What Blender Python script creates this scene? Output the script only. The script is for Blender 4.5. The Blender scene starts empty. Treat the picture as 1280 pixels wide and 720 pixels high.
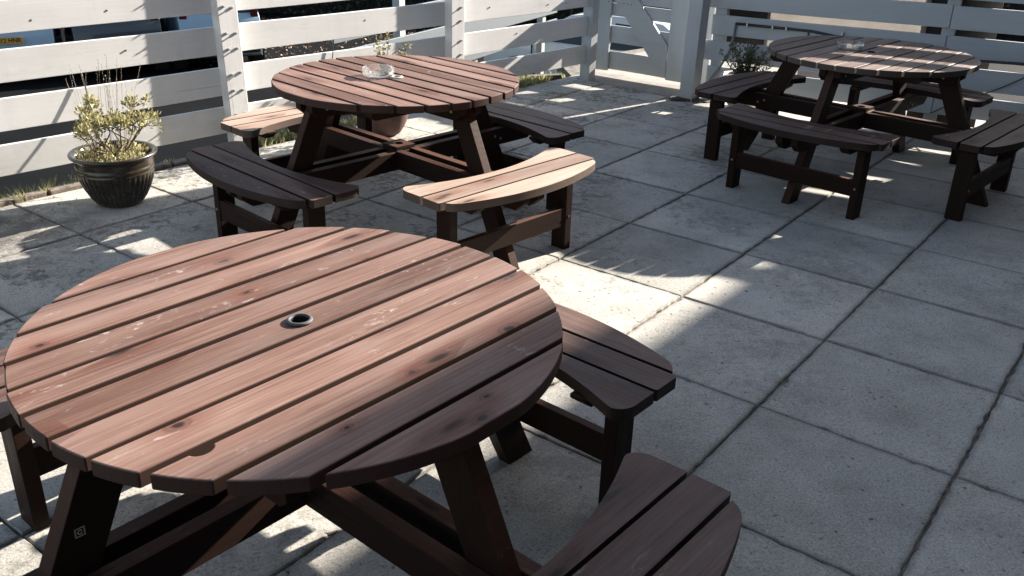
import bpy, bmesh, math, random
from mathutils import Vector, Matrix
random.seed(7)
R=math.radians; PI=math.pi
S=bpy.context.scene
COL=S.collection
sin,cos=math.sin,math.cos

# ------------------------------------------------------------ materials
def nm(name):
    m=bpy.data.materials.new(name); m.use_nodes=True
    nt=m.node_tree; b=nt.nodes['Principled BSDF']
    return m,nt,b
def N(nt,t,**k):
    n=nt.nodes.new(t)
    for a,v in k.items(): setattr(n,a,v)
    return n
def ramp(nt,src,stops,interp='LINEAR'):
    r=N(nt,'ShaderNodeValToRGB'); cr=r.color_ramp; cr.interpolation=interp
    while len(cr.elements)<len(stops): cr.elements.new(.5)
    for e,(p,c) in zip(cr.elements,stops):
        e.position=p; e.color=(c[0],c[1],c[2],1) if not isinstance(c,(int,float)) else (c,c,c,1)
    nt.links.new(src,r.inputs[0]); return r.outputs[0]
def mapv(nt,vec,scale,loc=(0,0,0)):
    m=N(nt,'ShaderNodeMapping'); m.inputs['Scale'].default_value=scale; m.inputs['Location'].default_value=loc
    nt.links.new(vec,m.inputs[0]); return m.outputs[0]
def noise(nt,vec,scale=1,detail=4,rough=.55,dist=0):
    n=N(nt,'ShaderNodeTexNoise'); n.inputs['Scale'].default_value=scale; n.inputs['Detail'].default_value=detail
    n.inputs['Roughness'].default_value=rough; n.inputs['Distortion'].default_value=dist
    nt.links.new(vec,n.inputs['Vector']); return n.outputs[0]
def mix(nt,fac,a,b,mode='MIX'):
    m=N(nt,'ShaderNodeMix',data_type='RGBA',blend_type=mode)
    for s,v in ((m.inputs[0],fac),(m.inputs[6],a),(m.inputs[7],b)):
        if hasattr(v,'links'): nt.links.new(v,s)
        elif isinstance(v,(int,float)): s.default_value=v
        else: s.default_value=(v[0],v[1],v[2],1)
    return m.outputs[2]
def math_(nt,op,a,b=None,clamp=False):
    m=N(nt,'ShaderNodeMath',operation=op,use_clamp=clamp)
    for i,v in enumerate((a,b)):
        if v is None: continue
        if hasattr(v,'links'): nt.links.new(v,m.inputs[i])
        else: m.inputs[i].default_value=v
    return m.outputs[0]
def bump(nt,b,h,strength=.3,dist=.002):
    n=N(nt,'ShaderNodeBump'); n.inputs['Strength'].default_value=strength; n.inputs['Distance'].default_value=dist
    nt.links.new(h,n.inputs['Height']); nt.links.new(n.outputs[0],b.inputs['Normal'])
def attr(nt,name='gc',out='Vector'):
    a=N(nt,'ShaderNodeAttribute'); a.attribute_name=name; return a.outputs[out]

def wood(name,dark,mid,light,rough=.55,wear=.5,knots=True,spots=(),spec=.14,fine=.3):
    m,nt,b=nm(name); g=attr(nt)
    rnd=attr(nt,'rnd','Fac')
    broad=noise(nt,mapv(nt,g,(1.3,9,9)),1,3,.5,.3)
    streak=noise(nt,mapv(nt,g,(3,85,85)),1,6,.7,.4)
    # growth rings: wavy lines along the board
    wv=N(nt,'ShaderNodeTexWave',wave_type='BANDS',bands_direction='Y'); wv.inputs['Scale'].default_value=1
    wv.inputs['Distortion'].default_value=7; wv.inputs['Detail'].default_value=3; wv.inputs['Detail Scale'].default_value=.6
    nt.links.new(mapv(nt,g,(1.1,26,26)),wv.inputs['Vector'])
    c=ramp(nt,broad,[(.3,dark),(.52,mid),(.72,light)])
    c=mix(nt,fine,c,ramp(nt,streak,[(.35,[x*.55 for x in mid]),(.62,[min(1,x*1.35) for x in light])]))
    c=mix(nt,.13,c,ramp(nt,wv.outputs[1],[(.1,[x*.6 for x in mid]),(.7,light)]))
    # board to board difference
    tint=ramp(nt,rnd,[(0,(.66,.60,.57)),(.5,(1,.98,.97)),(1,(1.22,1.22,1.2))])
    c=mix(nt,1,c,tint,'MULTIPLY')
    hsrc=math_(nt,'ADD',streak,math_(nt,'MULTIPLY',wv.outputs[1],.35))
    if knots:
        vo=N(nt,'ShaderNodeTexVoronoi',feature='F1',voronoi_dimensions='2D'); vo.inputs['Scale'].default_value=1
        wob=mapv(nt,g,(3.0,11,6))
        nt.links.new(wob,vo.inputs['Vector'])
        d=vo.outputs['Distance']
        sel=math_(nt,'GREATER_THAN',N_sep(nt,vo.outputs['Color']),.74)
        k=ramp(nt,d,[(.0,1),(.06,.9),(.13,.35),(.26,0)])
        kk=math_(nt,'MULTIPLY',k,sel)
        c=mix(nt,kk,c,[x*.28 for x in dark])
        halo=ramp(nt,d,[(.1,0),(.22,.5),(.45,0)])
        c=mix(nt,math_(nt,'MULTIPLY',halo,sel),c,[dark[0]*1.2,dark[1]*.75,dark[2]*.6])
    if spots:     # knots of this very table top, in its own coordinates
        oc=N(nt,'ShaderNodeTexCoord').outputs['Object']
        wn=N(nt,'ShaderNodeTexNoise'); wn.inputs['Scale'].default_value=38; wn.inputs['Detail'].default_value=4; nt.links.new(oc,wn.inputs['Vector'])
        wob=mix(nt,.012,oc,wn.outputs[1],'ADD')
        for (kx,ky,ks) in spots:
            mp=N(nt,'ShaderNodeVectorMath',operation='SUBTRACT'); nt.links.new(wob,mp.inputs[0]); mp.inputs[1].default_value=(kx+.006,ky+.006,0)
            ml=N(nt,'ShaderNodeVectorMath',operation='MULTIPLY'); nt.links.new(mp.outputs[0],ml.inputs[0]); ml.inputs[1].default_value=(.6/ks,1/ks,0)
            ln=N(nt,'ShaderNodeVectorMath',operation='LENGTH'); nt.links.new(ml.outputs[0],ln.inputs[0]); d=ln.outputs['Value']
            c=mix(nt,ramp(nt,d,[(.0,.6),(.018,.45),(.045,0)]),c,[mid[0]*.85,mid[1]*.55,mid[2]*.5])
            c=mix(nt,ramp(nt,d,[(.0,.95),(.0065,.9),(.0078,.25),(.0095,.2),(.0108,.75),(.0125,0)]),c,(.018,.010,.008))
    # drying cracks along the grain
    ck=ramp(nt,noise(nt,mapv(nt,g,(2.2,150,60),(3,9,2)),1,3,.5,.5),[(.695,0),(.71,.75)])
    c=mix(nt,ck,c,[x*.3 for x in dark])
    # pale worn scuffs and dried splashes
    sc=noise(nt,mapv(nt,g,(14,38,30)),1,6,.7,1.2)
    scm=ramp(nt,sc,[(.60,0),(.72,wear)])
    big=ramp(nt,noise(nt,mapv(nt,g,(3,6,6),(3,1,0)),1,2),[(.45,0),(.58,1)])
    c=mix(nt,math_(nt,'MULTIPLY',scm,big),c,(.42,.36,.33))
    grey=ramp(nt,noise(nt,mapv(nt,g,(2.2,14,14),(7,2,0)),1,5,.7),[(.45,0),(.75,.35*wear)])
    c=mix(nt,grey,c,(.27,.215,.195))
    # side faces painted darker by normal: shade of gaps and rim, over dark stain
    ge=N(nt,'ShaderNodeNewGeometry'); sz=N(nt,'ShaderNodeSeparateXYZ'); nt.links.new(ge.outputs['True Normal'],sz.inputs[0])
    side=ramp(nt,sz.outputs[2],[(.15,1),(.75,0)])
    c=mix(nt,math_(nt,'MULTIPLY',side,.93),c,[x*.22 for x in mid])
    nt.links.new(c,b.inputs['Base Color'])
    r=ramp(nt,streak,[(.3,rough-.08),(.7,rough+.16)])
    nt.links.new(r,b.inputs['Roughness']); b.inputs['Specular IOR Level'].default_value=spec
    bump(nt,b,hsrc,.4,.001)
    return m
def N_sep(nt,col):
    s=N(nt,'ShaderNodeSeparateColor'); nt.links.new(col,s.inputs[0]); return s.outputs[0]

WOOD=wood('stained_wood',(.075,.032,.022),(.165,.091,.070),(.262,.175,.145),rough=.6,wear=.8)
T1K=[(.074,.393,1.3),(-.393,-.174,1.2),(-.016,-.545,1.3),(.043,-.50,.8),(.284,-.347,1.5),(-.422,.283,.9),(.008,.205,.9),(.186,.15,.6),(.012,-.333,.8),(.33,.16,.7),(-.20,-.39,.7)]
WOOD1=wood('stained_wood_knotty',(.075,.032,.022),(.165,.091,.070),(.262,.175,.145),rough=.6,wear=1.0,spots=T1K)
WOODP=wood('pale_seat_wood',(.19,.125,.095),(.34,.25,.20),(.45,.345,.285),wear=.9)  # paler seat wood on two benches of the middle table
WOODM=wood('weathered_seat_wood',(.034,.016,.011),(.070,.036,.027),(.125,.075,.060),wear=.7,spec=.22,fine=.55)
WOOD3=wood('glossy_top_wood',(.055,.028,.020),(.120,.072,.056),(.23,.165,.14),rough=.42,spec=.5)  # darker and glossier than the other table tops
WOODF=wood('frame_wood',(.034,.013,.008),(.062,.026,.016),(.100,.045,.029),knots=True,wear=.3)

def paint(name,base=(.80,.79,.77),dirt=.35,grime=True):
    m,nt,b=nm(name); g=attr(nt); 
    st=noise(nt,mapv(nt,g,(3,90,90)),1,5,.6)
    c=ramp(nt,noise(nt,mapv(nt,g,(1.5,6,6)),1,5,.65),[(.3,[x*.86 for x in base]),(.65,base)])
    c=mix(nt,.18,c,ramp(nt,st,[(.3,[x*.7 for x in base]),(.7,base)]))
    tc=N(nt,'ShaderNodeTexCoord').outputs['Object']
    sp=noise(nt,mapv(nt,tc,(60,60,60)),1,3,.6)
    spm=ramp(nt,sp,[(.73,0),(.80,dirt)])
    c=mix(nt,spm,c,(.22,.20,.17))
    lichen=ramp(nt,noise(nt,mapv(nt,g,(2,10,8),(4,4,4)),1,6,.75),[(.60,0),(.78,.45)])
    c=mix(nt,lichen,c,[x*.53 for x in base])
    # hairline cracks in the paint, along the grain
    cr=ramp(nt,noise(nt,mapv(nt,g,(1.2,70,70),(2,5,1)),1,4,.5,.6),[(.715,0),(.73,.6)])
    c=mix(nt,cr,c,(.25,.24,.22))
    # green grime low on the boards, and grey weather streaks
    if grime:
     zz=N(nt,'ShaderNodeSeparateXYZ'); nt.links.new(tc,zz.inputs[0])
     low=ramp(nt,math_(nt,'ADD',zz.outputs[2],math_(nt,'MULTIPLY',noise(nt,mapv(nt,tc,(4,4,9)),1,6,.7),.5)),[(.28,.55),(.62,0)])
     c=mix(nt,low,c,(.30,.30,.25))
     c=mix(nt,ramp(nt,noise(nt,mapv(nt,tc,(7,7,1.2)),1,6,.7),[(.52,0),(.8,.30)]),c,(.45,.44,.41))
    nt.links.new(c,b.inputs['Base Color']); b.inputs['Roughness'].default_value=.55
    bump(nt,b,math_(nt,'ADD',st,math_(nt,'MULTIPLY',sp,.4)),.25,.0012)
    return m
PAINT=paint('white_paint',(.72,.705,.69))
PAINTB=paint('shaded_white_paint',(.40,.425,.45),.3)  # white paint made greyer: shade on gate and back fence put into the colour

def concrete():
    m,nt,b=nm('paving_concrete'); tc=N(nt,'ShaderNodeTexCoord').outputs['Object']; rnd=attr(nt,'rnd','Fac')
    c=ramp(nt,noise(nt,mapv(nt,tc,(3.2,3.2,3.2)),1,6,.65),[(.3,(.315,.302,.275)),(.5,(.42,.405,.372)),(.7,(.50,.482,.445))])
    tint=ramp(nt,rnd,[(0,(.80,.80,.79)),(1,(1.10,1.08,1.05))])
    c=mix(nt,1,c,tint,'MULTIPLY')
    # sandy grit
    gr=noise(nt,mapv(nt,tc,(150,150,150)),1,4,.8)
    c=mix(nt,.8,c,ramp(nt,gr,[(.32,(.12,.12,.12)),(.5,(.5,.5,.5)),(.66,(.86,.86,.86))]),'SOFT_LIGHT')
    gr2=noise(nt,mapv(nt,tc,(95,95,95)),1,2,.6)
    c=mix(nt,ramp(nt,gr2,[(.60,0),(.67,.6)]),c,(.13,.12,.11))
    # small pits
    vo=N(nt,'ShaderNodeTexVoronoi'); vo.inputs['Scale'].default_value=34; vo.inputs['Randomness'].default_value=1
    nt.links.new(mix(nt,.06,tc,vec_noise(nt,tc)),vo.inputs['Vector'])
    sel=math_(nt,'GREATER_THAN',N_sep(nt,vo.outputs['Color']),.72)
    pit=math_(nt,'MULTIPLY',ramp(nt,vo.outputs['Distance'],[(.14,1),(.24,0)]),sel)
    pz=ramp(nt,noise(nt,mapv(nt,tc,(2.1,2.1,2.1),(5,2,0)),1,3),[(.42,0),(.6,1)])
    c=mix(nt,math_(nt,'MULTIPLY',pit,math_(nt,'MULTIPLY',pz,.75)),c,(.06,.055,.05))
    # lichen: black ragged colonies, thicker towards the fence side of the patio
    sx=N(nt,'ShaderNodeSeparateXYZ'); nt.links.new(tc,sx.inputs[0])
    a=math_(nt,'ADD',math_(nt,'MULTIPLY',sx.outputs[0],-.8023),math_(nt,'MULTIPLY',sx.outputs[1],.5969))
    af=ramp(nt,math_(nt,'DIVIDE',a,5.0),[(.05,.12),(.35,.5),(.62,.9),(.9,1)])
    li=noise(nt,mapv(nt,tc,(22,22,22)),1,8,.78,.5)
    patch=noise(nt,mapv(nt,tc,(1.9,1.9,1.9),(9,3,0)),1,4,.6)
    thr=math_(nt,'ADD',li,math_(nt,'MULTIPLY',math_(nt,'SUBTRACT',patch,.5),.75))
    lm=math_(nt,'MULTIPLY',ramp(nt,thr,[(.53,0),(.64,1)]),af)
    c=mix(nt,math_(nt,'MULTIPLY',lm,.78),c,(.065,.062,.058))
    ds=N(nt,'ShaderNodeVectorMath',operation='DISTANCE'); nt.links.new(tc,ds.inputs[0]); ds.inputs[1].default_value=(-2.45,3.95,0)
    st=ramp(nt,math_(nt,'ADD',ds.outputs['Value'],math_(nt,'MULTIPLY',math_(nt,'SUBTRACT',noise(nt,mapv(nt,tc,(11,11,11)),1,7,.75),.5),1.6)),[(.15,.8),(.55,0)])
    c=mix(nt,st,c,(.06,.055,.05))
    # damp, dirty edges of every slab
    ed=attr(nt,'edge','Fac')
    em=ramp(nt,math_(nt,'ADD',ed,math_(nt,'MULTIPLY',math_(nt,'SUBTRACT',noise(nt,mapv(nt,tc,(9,9,9)),1,5,.7),.5),.9)),[(.5,0),(1.1,.5)])
    c=mix(nt,em,c,(.14,.13,.115))
    bl=ramp(nt,noise(nt,mapv(nt,tc,(1.1,1.1,1.1),(2,8,0)),1,5,.6),[(.5,0),(.8,.35)])
    c=mix(nt,bl,c,(.24,.225,.205))
    nt.links.new(c,b.inputs['Base Color']); b.inputs['Roughness'].default_value=.88; b.inputs['Specular IOR Level'].default_value=.25
    h=math_(nt,'ADD',gr,math_(nt,'MULTIPLY',noise(nt,mapv(nt,tc,(40,40,40)),1,4,.6),1.1))
    h=math_(nt,'SUBTRACT',h,math_(nt,'MULTIPLY',pit,1.2))
    bump(nt,b,h,.55,.0022)
    return m
def vec_noise(nt,tc):
    n=N(nt,'ShaderNodeTexNoise'); n.inputs['Scale'].default_value=8; nt.links.new(tc,n.inputs['Vector']); return n.outputs[1]
CONC=concrete()

def simple(name,col,rough=.6,metal=0,nscale=0,var=.25,bmp=0,spec=.5,**kw):
    m,nt,b=nm(name); b.inputs['Roughness'].default_value=rough; b.inputs['Metallic'].default_value=metal
    b.inputs['Specular IOR Level'].default_value=spec
    if nscale:
        tc=N(nt,'ShaderNodeTexCoord').outputs['Object']; n=noise(nt,mapv(nt,tc,(nscale,)*3),1,5,.65)
        nt.links.new(ramp(nt,n,[(.3,[x*(1-var) for x in col]),(.7,[min(1,x*(1+var)) for x in col])]),b.inputs['Base Color'])
        if bmp: bump(nt,b,n,bmp,.003)
    else: b.inputs['Base Color'].default_value=(*col,1)
    for k,v in kw.items(): b.inputs[k.replace('_',' ')].default_value=v
    return m
SOIL=simple('soil',(.075,.055,.040),.95,0,14,.5,.8)
JOINT=simple('joint_grit',(.13,.118,.10),.95,0,22,.75,.8)
METAL=simple('galvanised_steel',(.55,.55,.56),.38,1,90,.2)
BRASSY=simple('dull_bolt',(.32,.29,.26),.5,1,60,.3)
BLACKP=simple('black_plastic',(.014,.015,.017),.4)
GREYP=simple('grey_plastic',(.16,.165,.175),.45)
RINGM=simple('grey_ring_plastic',(.085,.088,.09),.6,0,0,.25,0,.2)
WHITEP=simple('white_ring_plastic',(.75,.74,.72),.35)
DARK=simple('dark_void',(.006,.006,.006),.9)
def leafm(name,c1,c2,tr=.35):
    m,nt,b=nm(name); rnd=attr(nt,'rnd','Fac')
    c=ramp(nt,rnd,[(0,c1),(1,c2)])
    nt.links.new(c,b.inputs['Base Color']); b.inputs['Roughness'].default_value=.55
    t=N(nt,'ShaderNodeBsdfTranslucent'); nt.links.new(c,t.inputs[0])
    ms=N(nt,'ShaderNodeMixShader'); ms.inputs[0].default_value=tr
    nt.links.new(b.outputs[0],ms.inputs[1]); nt.links.new(t.outputs[0],ms.inputs[2])
    nt.links.new(ms.outputs[0],nt.nodes['Material Output'].inputs[0]); return m
LEAF1=leafm('olive_leaf',(.17,.155,.06),(.50,.46,.24))
LEAF2=leafm('variegated_leaf',(.10,.10,.05),(.40,.36,.24))
LEAF3=leafm('dark_leaf',(.035,.055,.018),(.09,.11,.04))
GRASSM=leafm('grass_blade',(.15,.155,.06),(.55,.52,.28),.45)
DRYM=leafm('dry_stem',(.28,.23,.17),(.45,.38,.29),.1)
HEDGEM=leafm('hedge_leaf',(.018,.026,.012),(.045,.055,.025),.2)
LITTERM=leafm('leaf_litter',(.10,.05,.03),(.42,.26,.17),.1)
BARK=simple('twig_bark',(.12,.085,.062),.85,0,40,.4,.5)
def asphalt():
    m,nt,b=nm('asphalt'); tc=N(nt,'ShaderNodeTexCoord').outputs['Object']
    c=ramp(nt,noise(nt,mapv(nt,tc,(120,120,120)),1,3,.7),[(.3,(.003,.0034,.004)),(.6,(.007,.0078,.009)),(.75,(.016,.0165,.0175))])
    c=mix(nt,ramp(nt,noise(nt,mapv(nt,tc,(.7,2.2,1)),1,5,.7),[(.45,0),(.7,.5)]),c,(.011,.0115,.012))
    nt.links.new(c,b.inputs['Base Color']); b.inputs['Roughness'].default_value=.85
    bump(nt,b,noise(nt,mapv(nt,tc,(150,150,150)),1,2,.6),.6,.004); return m
ASPH=asphalt(); ASPH.node_tree.nodes['Principled BSDF'].inputs['Specular IOR Level'].default_value=.05
def path_m():
    m,nt,b=nm('path_concrete'); tc=N(nt,'ShaderNodeTexCoord').outputs['Object']
    c=ramp(nt,noise(nt,mapv(nt,tc,(4,4,4)),1,6,.7),[(.3,(.17,.155,.14)),(.55,(.26,.24,.215)),(.75,(.33,.30,.27))])
    c=mix(nt,ramp(nt,noise(nt,mapv(nt,tc,(26,26,26)),1,6,.75),[(.56,0),(.66,.6)]),c,(.08,.075,.065))
    nt.links.new(c,b.inputs['Base Color']); b.inputs['Roughness'].default_value=.9
    bump(nt,b,noise(nt,mapv(nt,tc,(70,70,70)),1,4,.6),.5,.003); return m
PATH=path_m()
def glaze():
    m,nt,b=nm('brown_glaze'); tc=N(nt,'ShaderNodeTexCoord').outputs['Object']
    n=noise(nt,mapv(nt,tc,(9,9,22)),1,5,.65,.5)
    nt.links.new(ramp(nt,n,[(.3,(.012,.009,.006)),(.55,(.032,.023,.014)),(.75,(.085,.062,.038))]),b.inputs['Base Color'])
    nt.links.new(ramp(nt,n,[(.3,.22),(.8,.42)]),b.inputs['Roughness']); b.inputs['Coat Weight'].default_value=.3; b.inputs['Coat Roughness'].default_value=.2
    bump(nt,b,n,.15,.003); return m
GLAZE=glaze()
TERRA=simple('terracotta',(.075,.036,.028),.75,0,12,.35,.3)
CREAMPOT=simple('cream_pot',(.52,.47,.42),.6,0,12,.2,.2)
def glass():
    m,nt,b=nm('clear_glass'); b.inputs['Base Color'].default_value=(.97,.98,.97,1); b.inputs['Roughness'].default_value=.04
    b.inputs['Transmission Weight'].default_value=1; b.inputs['IOR'].default_value=1.45
    d=N(nt,'ShaderNodeBsdfTranslucent'); d.inputs[0].default_value=(.9,.9,.88,1); d2=N(nt,'ShaderNodeBsdfDiffuse'); d2.inputs[0].default_value=(.85,.85,.83,1)
    m1=N(nt,'ShaderNodeMixShader'); m1.inputs[0].default_value=.5; nt.links.new(d.outputs[0],m1.inputs[1]); nt.links.new(d2.outputs[0],m1.inputs[2])
    m2=N(nt,'ShaderNodeMixShader'); m2.inputs[0].default_value=.09; nt.links.new(b.outputs[0],m2.inputs[1]); nt.links.new(m1.outputs[0],m2.inputs[2])
    nt.links.new(m2.outputs[0],nt.nodes['Material Output'].inputs[0]); return m
GLASS=glass()
ASH=simple('ash',(.42,.40,.37),.95,0,60,.5,.6)
def carpaint(name,c):
    m,nt,b=nm(name); tc=N(nt,'ShaderNodeTexCoord').outputs['Object']
    n=noise(nt,mapv(nt,tc,(6,6,6)),1,5,.6)
    nt.links.new(ramp(nt,n,[(.35,[x*.9 for x in c]),(.7,c)]),b.inputs['Base Color'])
    b.inputs['Roughness'].default_value=.35; b.inputs['Coat Weight'].default_value=.8; b.inputs['Coat Roughness'].default_value=.06; return m
CARBLUE=carpaint('light_blue_car_paint',(.30,.43,.53)); CARDARK=carpaint('dark_grey_car_paint',(.025,.032,.038))
CARWHITE=carpaint('white_car_paint',(.62,.62,.61))
CARGLASS=simple('tinted_car_glass',(.012,.018,.022),.06,0)
RUBBER=simple('tyre_rubber',(.018,.018,.018),.8)
PLATE=simple('yellow_plate',(.62,.34,.07),.4)
LAMPR=simple('red_lamp_lens',(.07,.010,.008),.25); LAMPW=simple('clear_lamp_lens',(.6,.6,.6),.15)
RENDERW=simple('brown_wall_render',(.16,.13,.11),.9,0,7,.12,.4)
SLATE=simple('roof_slate',(.09,.09,.10),.7,0,8,.3,.3)
WINGLASS=simple('window_glass',(.02,.025,.03),.05)
DOORP=simple('green_door_paint',(.03,.08,.06),.35)
def bannerm():
    m,nt,b=nm('backlit_banner'); tc=N(nt,'ShaderNodeTexCoord').outputs['Object']
    c=ramp(nt,noise(nt,mapv(nt,tc,(5,5,5)),1,4,.6),[(.3,(.26,.245,.225)),(.7,(.34,.32,.30))])
    nt.links.new(c,b.inputs['Base Color'])
    t=N(nt,'ShaderNodeBsdfTranslucent'); nt.links.new(c,t.inputs[0])
    ms=N(nt,'ShaderNodeMixShader'); ms.inputs[0].default_value=.32
    nt.links.new(b.outputs[0],ms.inputs[1]); nt.links.new(t.outputs[0],ms.inputs[2])
    nt.links.new(ms.outputs[0],nt.nodes['Material Output'].inputs[0]); return m
BANNER=bannerm()
SUNBLOCK=simple('sun_block_board',(.020,.018,.017),.8,0,10,.4,.3)  # colour of the added panels that stop sun behind the right fence

# ------------------------------------------------------------ mesh helpers
def newbm():
    bm=bmesh.new(); bm.verts.layers.float_vector.new('gc'); bm.verts.layers.float.new('rnd'); bm.verts.layers.float.new('edge'); return bm
def setgc(bm,vs,locs,grain,off,rnd,edge=None):
    gl=bm.verts.layers.float_vector['gc']; rl=bm.verts.layers.float['rnd']; el=bm.verts.layers.float['edge']
    for i,(v,p) in enumerate(zip(vs,locs)):
        if grain=='x': g=(p[0],p[1],p[2])
        elif grain=='y': g=(p[1],p[0],p[2])
        else: g=(p[2],p[0],p[1])
        v[gl]=Vector(g)+off; v[rl]=rnd
        if edge is not None: v[el]=edge[i]
def prism(bm,outline,z0,z1,M=None,grain='x',rnd=None,rng=random):
    """outline: 2D polygon (counter-clockwise), extruded z0..z1"""
    off=Vector((rng.uniform(-50,50),rng.uniform(-50,50),rng.uniform(-50,50)))
    r=rng.random() if rnd is None else rnd
    n=len(outline); L=[Vector((x,y,z0)) for x,y in outline]+[Vector((x,y,z1)) for x,y in outline]
    vs=[bm.verts.new(M@p if M else p) for p in L]
    setgc(bm,vs,L,grain,off,r)
    bm.faces.new(vs[:n][::-1]); bm.faces.new(vs[n:])
    for i in range(n): bm.faces.new((vs[i],vs[(i+1)%n],vs[n+(i+1)%n],vs[n+i]))
    return vs
def box(bm,c,s,M=None,grain='x',rnd=None,rng=random):
    x,y,z=c; a,b_,d=s[0]/2,s[1]/2,s[2]/2
    return prism(bm,[(x-a,y-b_),(x+a,y-b_),(x+a,y+b_),(x-a,y+b_)],z-d,z+d,M,grain,rnd,rng)
def sideprism(bm,prof,y0,y1,M=None,grain='x',rng=random):
    """prof: polygon in (x,z), extruded along y"""
    off=Vector((rng.uniform(-50,50),rng.uniform(-50,50),rng.uniform(-50,50))); r=rng.random()
    n=len(prof); L=[Vector((x,y0,z)) for x,z in prof]+[Vector((x,y1,z)) for x,z in prof]
    vs=[bm.verts.new(M@p if M else p) for p in L]
    setgc(bm,vs,L,grain,off,r)
    bm.faces.new(vs[:n]); bm.faces.new(vs[n:][::-1])
    for i in range(n): bm.faces.new((vs[i],vs[n+i],vs[n+(i+1)%n],vs[(i+1)%n]))
    return vs
def obj(name,bm,mat,parent=None,bev=.0,seg=2,smooth=False,ang=40,M=None):
    bmesh.ops.recalc_face_normals(bm,faces=bm.faces[:])
    if bev>0:
        es=[e for e in bm.edges if len(e.link_faces)==2 and e.calc_face_angle(0)>R(ang)]
        bmesh.ops.bevel(bm,geom=es,offset=bev,segments=seg,affect='EDGES',profile=.5,clamp_overlap=True)
    me=bpy.data.meshes.new(name); bm.to_mesh(me); bm.free()
    if smooth: 
        for p in me.polygons: p.use_smooth=True
    me.materials.append(mat)
    o=bpy.data.objects.new(name,me); COL.objects.link(o)
    if parent: o.parent=parent
    if M: o.matrix_local=M
    return o
def thing(name,label,cat,loc=(0,0,0),rz=0,group=None):
    o=bpy.data.objects.new(name,None); COL.objects.link(o); o.location=loc; o.rotation_euler=(0,0,rz); o.empty_display_size=.2
    o['label']=label; o['category']=cat
    if group: o['group']=group
    return o
def tag(o,label,cat,group=None,kind=None):
    o['label']=label; o['category']=cat
    if group: o['group']=group
    if kind: o['kind']=kind
    return o
def struct(o): o['kind']='structure'; return o
def tube(bm,pts,rad,n=8,closed_ends=True,rnd=.5):
    pts=[Vector(p) for p in pts]; rings=[]
    up=Vector((.13,.27,1)).normalized()
    for i,p in enumerate(pts):
        t=(pts[min(i+1,len(pts)-1)]-pts[max(i-1,0)]).normalized()
        a=t.cross(up); 
        if a.length<.05: a=t.cross(Vector((1,0,0)))
        a.normalize(); b_=t.cross(a)
        r=rad[i] if isinstance(rad,(list,tuple)) else rad
        ring=[bm.verts.new(p+a*r*cos(2*PI*k/n)+b_*r*sin(2*PI*k/n)) for k in range(n)]
        for k,v in enumerate(ring): v[bm.verts.layers.float['rnd']]=rnd
        rings.append(ring)
    for r0,r1 in zip(rings,rings[1:]):
        for k in range(n): bm.faces.new((r0[k],r0[(k+1)%n],r1[(k+1)%n],r1[k]))
    if closed_ends: bm.faces.new(rings[0][::-1]); bm.faces.new(rings[-1])
def lathe(bm,prof,n=48,cx=0,cy=0,z=0,mod=None):
    rings=[]
    for i,(r,h) in enumerate(prof):
        if r<1e-5: rings.append([bm.verts.new((cx,cy,z+h))]); continue
        rings.append([bm.verts.new((cx+(r+(mod(i,k/n*2*PI,h) if mod else 0))*cos(2*PI*k/n),cy+(r+(mod(i,k/n*2*PI,h) if mod else 0))*sin(2*PI*k/n),z+h)) for k in range(n)])
    for a,b_ in zip(rings,rings[1:]):
        if len(a)==1 and len(b_)==1: continue
        for k in range(n):
            if len(a)==1: bm.faces.new((a[0],b_[k],b_[(k+1)%n]))
            elif len(b_)==1: bm.faces.new((a[k],a[(k+1)%n],b_[0]))
            else: bm.faces.new((a[k],a[(k+1)%n],b_[(k+1)%n],b_[k]))
def leaf(bm,p,d,size,w=.45,rnd=.5,rng=random):
    d=Vector(d).normalized(); s=d.cross(Vector((rng.uniform(-1,1),rng.uniform(-1,1),rng.uniform(-.3,1)))); 
    if s.length<1e-3: s=Vector((1,0,0))
    s.normalize(); nn=d.cross(s)
    p=Vector(p); L=size
    q=[p,p+d*L*.35+s*L*w*.5+nn*L*.05,p+d*L*.75+s*L*w*.4,p+d*L-nn*L*.08,p+d*L*.75-s*L*w*.4,p+d*L*.35-s*L*w*.5+nn*L*.05]
    vs=[bm.verts.new(x) for x in q]; rl=bm.verts.layers.float['rnd']
    for v in vs: v[rl]=rnd
    bm.faces.new(vs)

# ------------------------------------------------------------ camera
F_PX,PITCH,ROLL,CH=1150.9,.42655,.02838,1.61
cp,sp_=cos(PITCH),sin(PITCH); f=Vector((0,cp,-sp_)); u=Vector((0,sp_,cp)); r=Vector((1,0,0))
cr,sr=cos(ROLL),sin(ROLL); r2=r*cr+u*sr; u2=u*cr-r*sr
cam=bpy.data.cameras.new('camera'); co=bpy.data.objects.new('camera',cam); COL.objects.link(co)
co.matrix_world=Matrix(((r2.x,u2.x,-f.x,0),(r2.y,u2.y,-f.y,0),(r2.z,u2.z,-f.z,CH),(0,0,0,1)))
cam.sensor_width=36; cam.lens=36*F_PX/1280; cam.clip_end=500; cam.clip_start=.05
S.camera=co

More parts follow.
